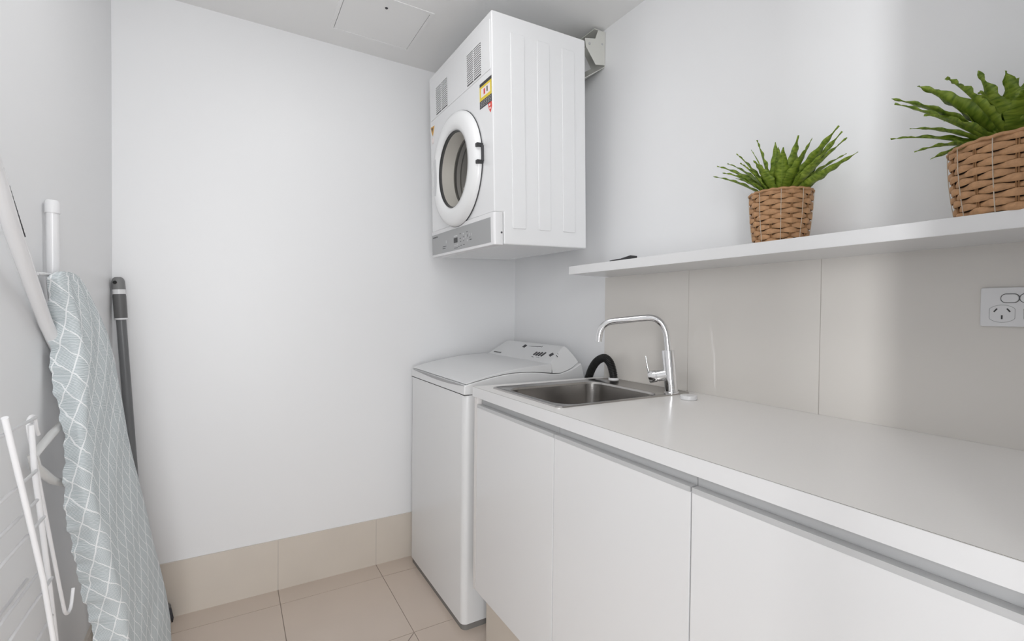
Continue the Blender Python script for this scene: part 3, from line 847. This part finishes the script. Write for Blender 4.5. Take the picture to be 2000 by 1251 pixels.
def plant(t, leaves, z0, width):
    bm = bmesh.new(); uvl = bm.loops.layers.uv.new('UVMap')
    for i, lf in enumerate(leaves):
        tip, arch, wk = lf[0], lf[1], lf[2]; roll = lf[3] if len(lf) > 3 else 0.38 * sin(i * 2.4 + 0.6)
        rr = Vector((tip[0], tip[1], 0)); rr = rr.normalized() * 0.016 if rr.length > 1e-4 else rr
        blade(bm, uvl, (rr.x, rr.y, z0), tip, width * wk, arch, i + 1, roll)
    o = link('foliage', bm, LEAF, t)
    md = o.modifiers.new('thick', 'SOLIDIFY'); md.thickness = 0.0005
    return o

# small pot
PX, PY = -0.118, -1.548
p1 = thing('potted_fern', 'smaller potted fern in a woven wicker basket, left on the shelf', 'potted plant', (PX, PY, 1.389), group='potted ferns on the shelf')
basket(p1, 0.063, 0.0745, 0.133, 11, 18, 0.2)
def rel(pt, c): return (pt[0] - c[0], pt[1] - c[1], pt[2] - 1.389)
c1 = (PX, PY)
L1_ = [((-0.13, -1.353, 1.614), .02, .8), ((-0.10, -1.378, 1.650), .03, .9), ((-0.16, -1.388, 1.630), .03, 1.0), ((-0.12, -1.465, 1.662), .02, .5), ((-0.17, -1.455, 1.645), .02, .9),
       ((-0.15, -1.500, 1.672), .01, 1.15), ((-0.16, -1.556, 1.648), .01, 1.1), ((-0.12, -1.592, 1.662), 0, 1.15), ((-0.13, -1.631, 1.642), .01, .9), ((-0.14, -1.695, 1.648), .01, 1.1),
       ((-0.11, -1.688, 1.643), .0, 1.1), ((-0.15, -1.717, 1.612), .01, 1.2), ((-0.12, -1.727, 1.582), .005, .9), ((-0.17, -1.70, 1.60), .01, .9), ((-0.06, -1.43, 1.62), .02, .8),
       ((-0.18, -1.42, 1.60), .03, 1.0), ((-0.06, -1.62, 1.63), .02, .9), ((-0.20, -1.60, 1.615), .02, 1.0), ((-0.21, -1.53, 1.60), .02, 1.0), ((-0.05, -1.53, 1.63), .02, .9), ((-0.19, -1.48, 1.61), .02, 1.0),
       ((-0.19, -1.65, 1.60), .02, 1.0), ((-0.07, -1.68, 1.60), .02, .9), ((-0.17, -1.57, 1.63), .01, .9), ((-0.15, -1.44, 1.585), .02, .7)]
plant(p1, [((rel(q[0], c1)),) + q[1:] for q in L1_], 0.115, 0.034)

# large pot
QX, QY = -0.128, -2.000
p2 = thing('potted_fern', 'larger potted fern in a wide wicker basket, right end of the shelf', 'potted plant', (QX, QY, 1.389), group='potted ferns on the shelf')
basket(p2, 0.094, 0.107, 0.128, 11, 22, 0.1)
c2 = (QX, QY)
L2_ = [((-0.13, -1.793, 1.675), .03, .9), ((-0.15, -1.806, 1.655), .02, .9), ((-0.12, -1.789, 1.592), .03, .8), ((-0.15, -1.845, 1.676), .03, 1.25), ((-0.11, -1.847, 1.683), .02, 1.1), ((-0.15, -1.842, 1.544), .035, .7),
       ((-0.12, -1.858, 1.530), .035, .7), ((-0.20, -1.905, 1.655), .03, 1.5), ((-0.15, -1.936, 1.668), .0, 1.3), ((-0.17, -1.978, 1.645), .0, 1.5), ((-0.13, -1.984, 1.640), .0, 1.2), ((-0.17, -2.01, 1.63), .01, 1.4),
       ((-0.16, -2.05, 1.64), .01, 1.4), ((-0.20, -2.04, 1.60), .02, 1.3), ((-0.13, -2.10, 1.64), .02, 1.3), ((-0.15, -2.17, 1.63), .02, 1.2), ((-0.12, -2.21, 1.60), .03, 1.0), ((-0.06, -1.93, 1.65), .02, 1.1),
       ((-0.05, -2.02, 1.66), .02, 1.1), ((-0.06, -2.10, 1.64), .02, 1.1), ((-0.23, -1.96, 1.60), .04, 1.2), ((-0.24, -2.02, 1.58), .04, 1.2), ((-0.22, -2.11, 1.60), .03, 1.2), ((-0.06, -1.86, 1.62), .02, .9),
       ((-0.10, -1.815, 1.61), .03, .5), ((-0.19, -1.87, 1.60), .03, 1.0)]
plant(p2, [((rel(q[0], c2)),) + q[1:] for q in L2_], 0.108, 0.046)

# ------------------------------------------------------------------ broom in the corner
bt, bb = Vector((-1.7135, -0.032, 1.322)), Vector((-1.640, -0.034, 0.07))
bd = (bb - bt).normalized()
broom = thing('broom', 'grey-handled broom leaning in the far left corner behind the ironing board', 'broom', (-1.640, -0.034, 0))
OB = Vector((1.640, 0.034, 0))
def at(d): return bt + bd * d + OB
bm = T([at(.0), at(.003), at(.008), at(.016), at(.045)], [0.010, 0.014, 0.0175, 0.0195, 0.0200], 20)
cap = link('hanging_cap', bm, mat('cap_grey', (0.22, 0.22, 0.22), 0.45), broom)
bm = bmesh.new(); lathe(bm, [(0, 0.0012), (0.006, 0.0012), (0.0066, -0.002)], at(.020) + Vector((-0.007, -0.0188, 0)), (-0.3, -1, 0), 16)
link('hanging_hole', bm, GAP, cap)
link('white_band', T([at(.044), at(.062)], 0.0194, 20), PLAST, broom)
link('grip', T([at(.060), at(.07), at(.135), at(.150)], [0.0188, 0.0198, 0.0195, 0.0190], 20), BGREY, broom)
link('lower_band', T([at(.150), at(.156)], 0.0192, 20), PLAST, broom)
link('pole', T([at(.15), at(1.235)], 0.0150, 20), BGREY2, broom)
bm = bmesh.new(); prism(bm, [(-0.085, 0.055), (0.085, 0.055), (0.06, 0.085), (0.02, 0.10), (-0.02, 0.10), (-0.06, 0.085)], -0.012, 0.016, 'y')
link('head', bm, BGREY, broom, bevel=0.004, segs=2)
bm = bmesh.new()
for i in range(22):
    for j in range(3):
        x = -0.08 + i * 0.0076; y = -0.008 + j * 0.009
        tube(bm, [(x, y, 0.056), (x * 1.12, y + 0.003 * (j - 1), 0.001)], 0.0028, 5)
o_ = link('bristles', bm, BRIST, broom); o_['kind'] = 'stuff'

# ------------------------------------------------------------------ ironing board
IP = Vector((-1.597, -0.60, 0.7))
nI = Vector((0.97576488, -0.20740523, 0.06975647)); eS = Vector((0.20791169, 0.9781476, 0)); eV = Vector((-0.06823213, 0.01450319, 0.99756405))
tabN = [(0.592, -0.215), (0.585, -0.222), (0.574, -0.228), (0.557, -0.220), (0.522, -0.207), (0.486, -0.190), (0.449, -0.180), (0.387, -0.175), (0.338, -0.177), (0.289, -0.184), (0.208, -0.198), (0.145, -0.200),
        (0.082, -0.193), (0.014, -0.180), (-0.057, -0.161), (-0.136, -0.136), (-0.218, -0.110), (-0.296, -0.094), (-0.369, -0.086), (-0.50, -0.08), (-0.62, -0.06), (-0.665, -0.02)]
tabF = [(0.592, -0.185), (0.590, -0.165), (0.579, -0.143), (0.561, -0.122), (0.524, -0.091), (0.484, -0.061), (0.442, -0.035), (0.371, -0.008), (0.313, 0.002), (0.255, 0.014), (0.152, 0.030), (0.071, 0.052), (-0.016, 0.082),
        (-0.105, 0.109), (-0.191, 0.131), (-0.289, 0.164), (-0.390, 0.194), (-0.484, 0.210), (-0.564, 0.202), (-0.63, 0.17), (-0.66, 0.12), (-0.665, 0.08)]
tabT = [(0.592, -0.016), (0.574, -0.026), (0.558, -0.032), (0.524, -0.040), (0.489, -0.050), (0.454, -0.058), (0.394, -0.062), (0.346, -0.060), (0.299, -0.054), (0.216, -0.040), (0.156, -0.042), (0.095, -0.048), (0.03, -0.056),
        (-0.037, -0.062), (-0.111, -0.066), (-0.189, -0.07), (-0.264, -0.07), (-0.336, -0.07), (-0.5, -0.06), (-0.62, -0.045), (-0.665, -0.02)]
def interp(tab, v):
    if v >= tab[0][0]: return tab[0][1]
    for (a0, b0), (a1, b1) in zip(tab[:-1], tab[1:]):
        if a1 <= v <= a0: return b0 + (b1 - b0) * (a0 - v) / (a0 - a1)
    return tab[-1][1]
ib = thing('ironing_board', 'folded ironing board in a blue-grey patterned cover standing against the left wall', 'ironing board', (-1.60, -0.55, 0))
OI = Vector((1.60, 0.55, 0))
def ibp(s_, v_, t_): return IP + eS * s_ + eV * v_ + nI * t_ + OI
bm = bmesh.new(); uvl = bm.loops.layers.uv.new('UVMap')
NV = 150
rows_ = []
rnd = random.Random(3)
for i in range(NV + 1):
    v_ = 0.592 + (-0.665 - 0.592) * i / NV
    sN, sF, tB = interp(tabN, v_), interp(tabF, v_), interp(tabT, v_)
    bulge = 0.0035 * sin(v_ * 23) + 0.002 * sin(v_ * 57 + 1)
    puck = 0.0045 * sin(v_ * 95) + 0.003 * sin(v_ * 210 + 2)
    th = -tB
    sec = []
    # from the far back round the far edge, across the face, round the near edge to the back
    wd = sF - sN
    sec.append((sF - 0.03 * min(1, wd / .1), -0.030 + puck * .3)); sec.append((sF - 0.004, -0.026)); sec.append((sF + 0.000, -0.014)); sec.append((sF - 0.004, -0.004)); sec.append((sF - 0.014 * min(1, wd / .1), 0.0))
    for q in range(1, 10): sec.append((sF - 0.014 * min(1, wd / .1) + (sN + 0.012 * min(1, wd / .1) - sF + 0.014 * min(1, wd / .1)) * q / 9, 0.0015 * sin(q * 1.1 + v_ * 30)))
    for q in range(1, 9):
        a_ = pi / 2 * q / 8
        sec.append((sN + 0.012 - 0.022 * sin(a_) - bulge * sin(a_), -0.30 * th * (1 - cos(a_)) ))
    x9, t9 = sec[-1]
    for q in range(1, 7):
        k_ = q / 6
        sec.append((x9 + 0.004 * k_ + puck * k_, t9 - (th - 0.30 * th) * k_))
    sec.append((x9 + 0.020 + puck, -th + 0.002)); sec.append((x9 + 0.03, -th + 0.012 if th > .02 else -th + .004))
    ring, arc, acc, pv = [], [], 0.0, None
    for (s_, t_) in sec:
        if pv: acc += math.hypot(s_ - pv[0], t_ - pv[1])
        pv = (s_, t_); arc.append(-acc); ring.append(bm.verts.new(ibp(s_, v_, t_)))
    # measure the arc from the near edge so the pattern runs true there
    ref = arc[13]; arc = [a - ref for a in arc]
    rows_.append((ring, arc, v_))
for (ra, aa, va), (rb_, ab_, vb) in zip(rows_[:-1], rows_[1:]):
    for k in range(len(ra) - 1):
        fc = bm.faces.new((ra[k], ra[k + 1], rb_[k + 1], rb_[k])); fc.smooth = True
        for lp, uvv in zip(fc.loops, ((aa[k], va), (aa[k + 1], va), (ab_[k + 1], vb), (ab_[k], vb))): lp[uvl].uv = uvv
bm.faces.new(rows_[0][0]); bm.faces.new(rows_[-1][0][::-1])
link('padded_cover', bm, COVER, ib)
# steel board under the cover (closes the back)
bm = bmesh.new()
tN = [(v_, interp(tabN, v_) + 0.012) for v_ in [0.56 - 1.2 * i / 30 for i in range(31)]]
tF = [(v_, interp(tabF, v_) - 0.012) for v_ in [0.56 - 1.2 * i / 30 for i in range(31)]]
def slab(t0, t1):
    A_ = [bm.verts.new(ibp(s_, v_, t0)) for v_, s_ in tN]; B_ = [bm.verts.new(ibp(s_, v_, t0)) for v_, s_ in tF]
    C_ = [bm.verts.new(ibp(s_, v_, t1)) for v_, s_ in tN]; D_ = [bm.verts.new(ibp(s_, v_, t1)) for v_, s_ in tF]
    for i in range(30):
        bm.faces.new((A_[i], A_[i + 1], B_[i + 1], B_[i])); bm.faces.new((C_[i], D_[i], D_[i + 1], C_[i + 1]))
        bm.faces.new((A_[i], C_[i], C_[i + 1], A_[i + 1])); bm.faces.new((B_[i], B_[i + 1], D_[i + 1], D_[i]))
    bm.faces.new((A_[0], B_[0], D_[0], C_[0])); bm.faces.new((A_[-1], C_[-1], D_[-1], B_[-1]))
slab(-0.014, -0.022)
link('steel_top', bm, TUBE, ib)
# folded legs and foot bars
def TI(pts, rad, n=16): return T([Vector(p) + OI for p in pts], rad, n)
lg = link('leg', TI([(-1.7185, -0.749, 1.455), (-1.7185, -0.749, 1.27), (-1.7195, -0.70, 1.13), (-1.7195, -0.56, 0.90), (-1.715, -0.36, 0.40), (-1.705, -0.32, 0.03)], 0.0118), TUBE, ib)
link('foot_cap', TI([(-1.7185, -0.749, 1.430), (-1.7185, -0.749, 1.455), (-1.7185, -0.749, 1.460)], [0.0142, 0.0142, 0.012]), PLAST, lg)
lg2 = link('leg', TI([(-1.688, -1.190, 1.452), (-1.700, -1.049, 1.344), (-1.717, -0.844, 1.208), (-1.7185, -0.80, 1.172), (-1.7185, -0.68, 1.08)], 0.0130), TUBE, ib)
link('foot_cap', TI([(-1.6875, -1.205, 1.4625), (-1.6905, -1.172, 1.437)], 0.0143), PLAST, lg2)
link('cross_rod', TI([(-1.7185, -0.745, 1.285), (-1.714, -0.875, 1.280)], 0.0042), TUBE, ib)
# small print along the foot bar
bm = bmesh.new()
for k in range(11):
    q = 0.22 + 0.028 * k
    a_ = Vector((-1.688, -1.190, 1.450)).lerp(Vector((-1.717, -0.844, 1.208)), q - 0.04) + Vector((0.0090, 0.004, 0.0095)) + OI
    b_ = a_ + Vector((-0.0006, 0.0095, -0.010)) * 0.7
    tube(bm, [a_, b_], 0.0016, 5)
link('small_print', bm, INK, lg2)
# solid loop added in place of a blurred reflection in the left wall
bm = bmesh.new()
tube(bm, [Vector(p) + OI for p in ((-1.705, -0.70, 0.935), (-1.710, -0.80, 0.917), (-1.716, -0.895, 0.893), (-1.716, -0.880, 0.866), (-1.710, -0.80, 0.812), (-1.705, -0.70, 0.770))], [0.008, 0.009, 0.0095, 0.0095, 0.009, 0.008], 10)
link('reflection_loop', bm, mat('reflection_pale', (0.70, 0.70, 0.69), 0.3), ib)

# ------------------------------------------------------------------ clothes airer
cr = thing('clothes_airer', 'folded white wire clothes airer leaning by the left wall', 'clothes airer', (-1.655, -1.1, 0))
OC = Vector((1.655, 1.1, 0))
def TC(pts, X, rad, n=10, sm=False):
    P_ = [Vector((X if len(p) == 2 else p[2], p[0], p[1])) + OC for p in pts]
    if sm: P_ = smooth_path(P_, 6)
    return T(P_, rad, n)
link('frame_tube', TC([(-1.264, 1.040), (-1.175, 0.866), (-1.1, 0.714), (-1.042, 0.564), (-0.955, 0.34), (-0.90, 0.10), (-0.89, 0.008)], -1.650, 0.0044), WIRE, cr)
link('frame_tube', TC([(-1.116, 1.000), (-1.102, 0.912), (-1.082, 0.854), (-1.056, 0.77), (-1.028, 0.68), (-0.987, 0.535), (-0.93, 0.32), (-0.885, 0.10), (-0.875, 0.008)], -1.660, 0.0044), WIRE, cr)
link('hooked_frame', TC([(-1.041, 0.967), (-1.053, 0.982), (-1.058, 0.998), (-1.070, 1.007), (-1.085, 1.007), (-1.094, 0.996), (-1.083, 0.968), (-1.056, 0.914), (-1.029, 0.853), (-0.992, 0.772), (-0.946, 0.672), (-0.892, 0.558), (-0.880, 0.538),
                             (-0.866, 0.527), (-0.848, 0.523), (-0.833, 0.532), (-0.818, 0.560)], -1.670, 0.0034, 10, True), WIRE, cr)
rods = [((-1.55, 1.012), (-1.105, 1.011)), ((-1.55, 0.907), (-1.108, 0.915)), ((-1.55, 0.872), (-1.174, 0.880)), ((-1.55, 0.856), (-1.088, 0.856)), ((-1.55, 0.811), (-1.068, 0.817)), ((-1.55, 0.702), (-1.018, 0.701)),
        ((-1.55, 0.690), (-1.030, 0.690)), ((-1.55, 0.681), (-1.024, 0.681)), ((-1.55, 0.60), (-1.00, 0.60))]
for k, (a_, b_) in enumerate(rods):
    x_ = (-1.656, -1.656, -1.690, -1.660, -1.656, -1.672, -1.690, -1.656, -1.66)[k]
    link('hanging_rod', TC([a_, b_], x_, 0.0028, 8), WIRE, cr)
link('rod_cap', TC([(-1.182, .8795), (-1.168, 0.8802)], -1.690, 0.0036, 8), INK, cr)
link('frame_tube', TC([(-1.60, 1.035), (-1.55, 0.93), (-1.55, 0.60), (-1.50, 0.10), (-1.50, 0.008)], -1.66, 0.0052), WIRE, cr)
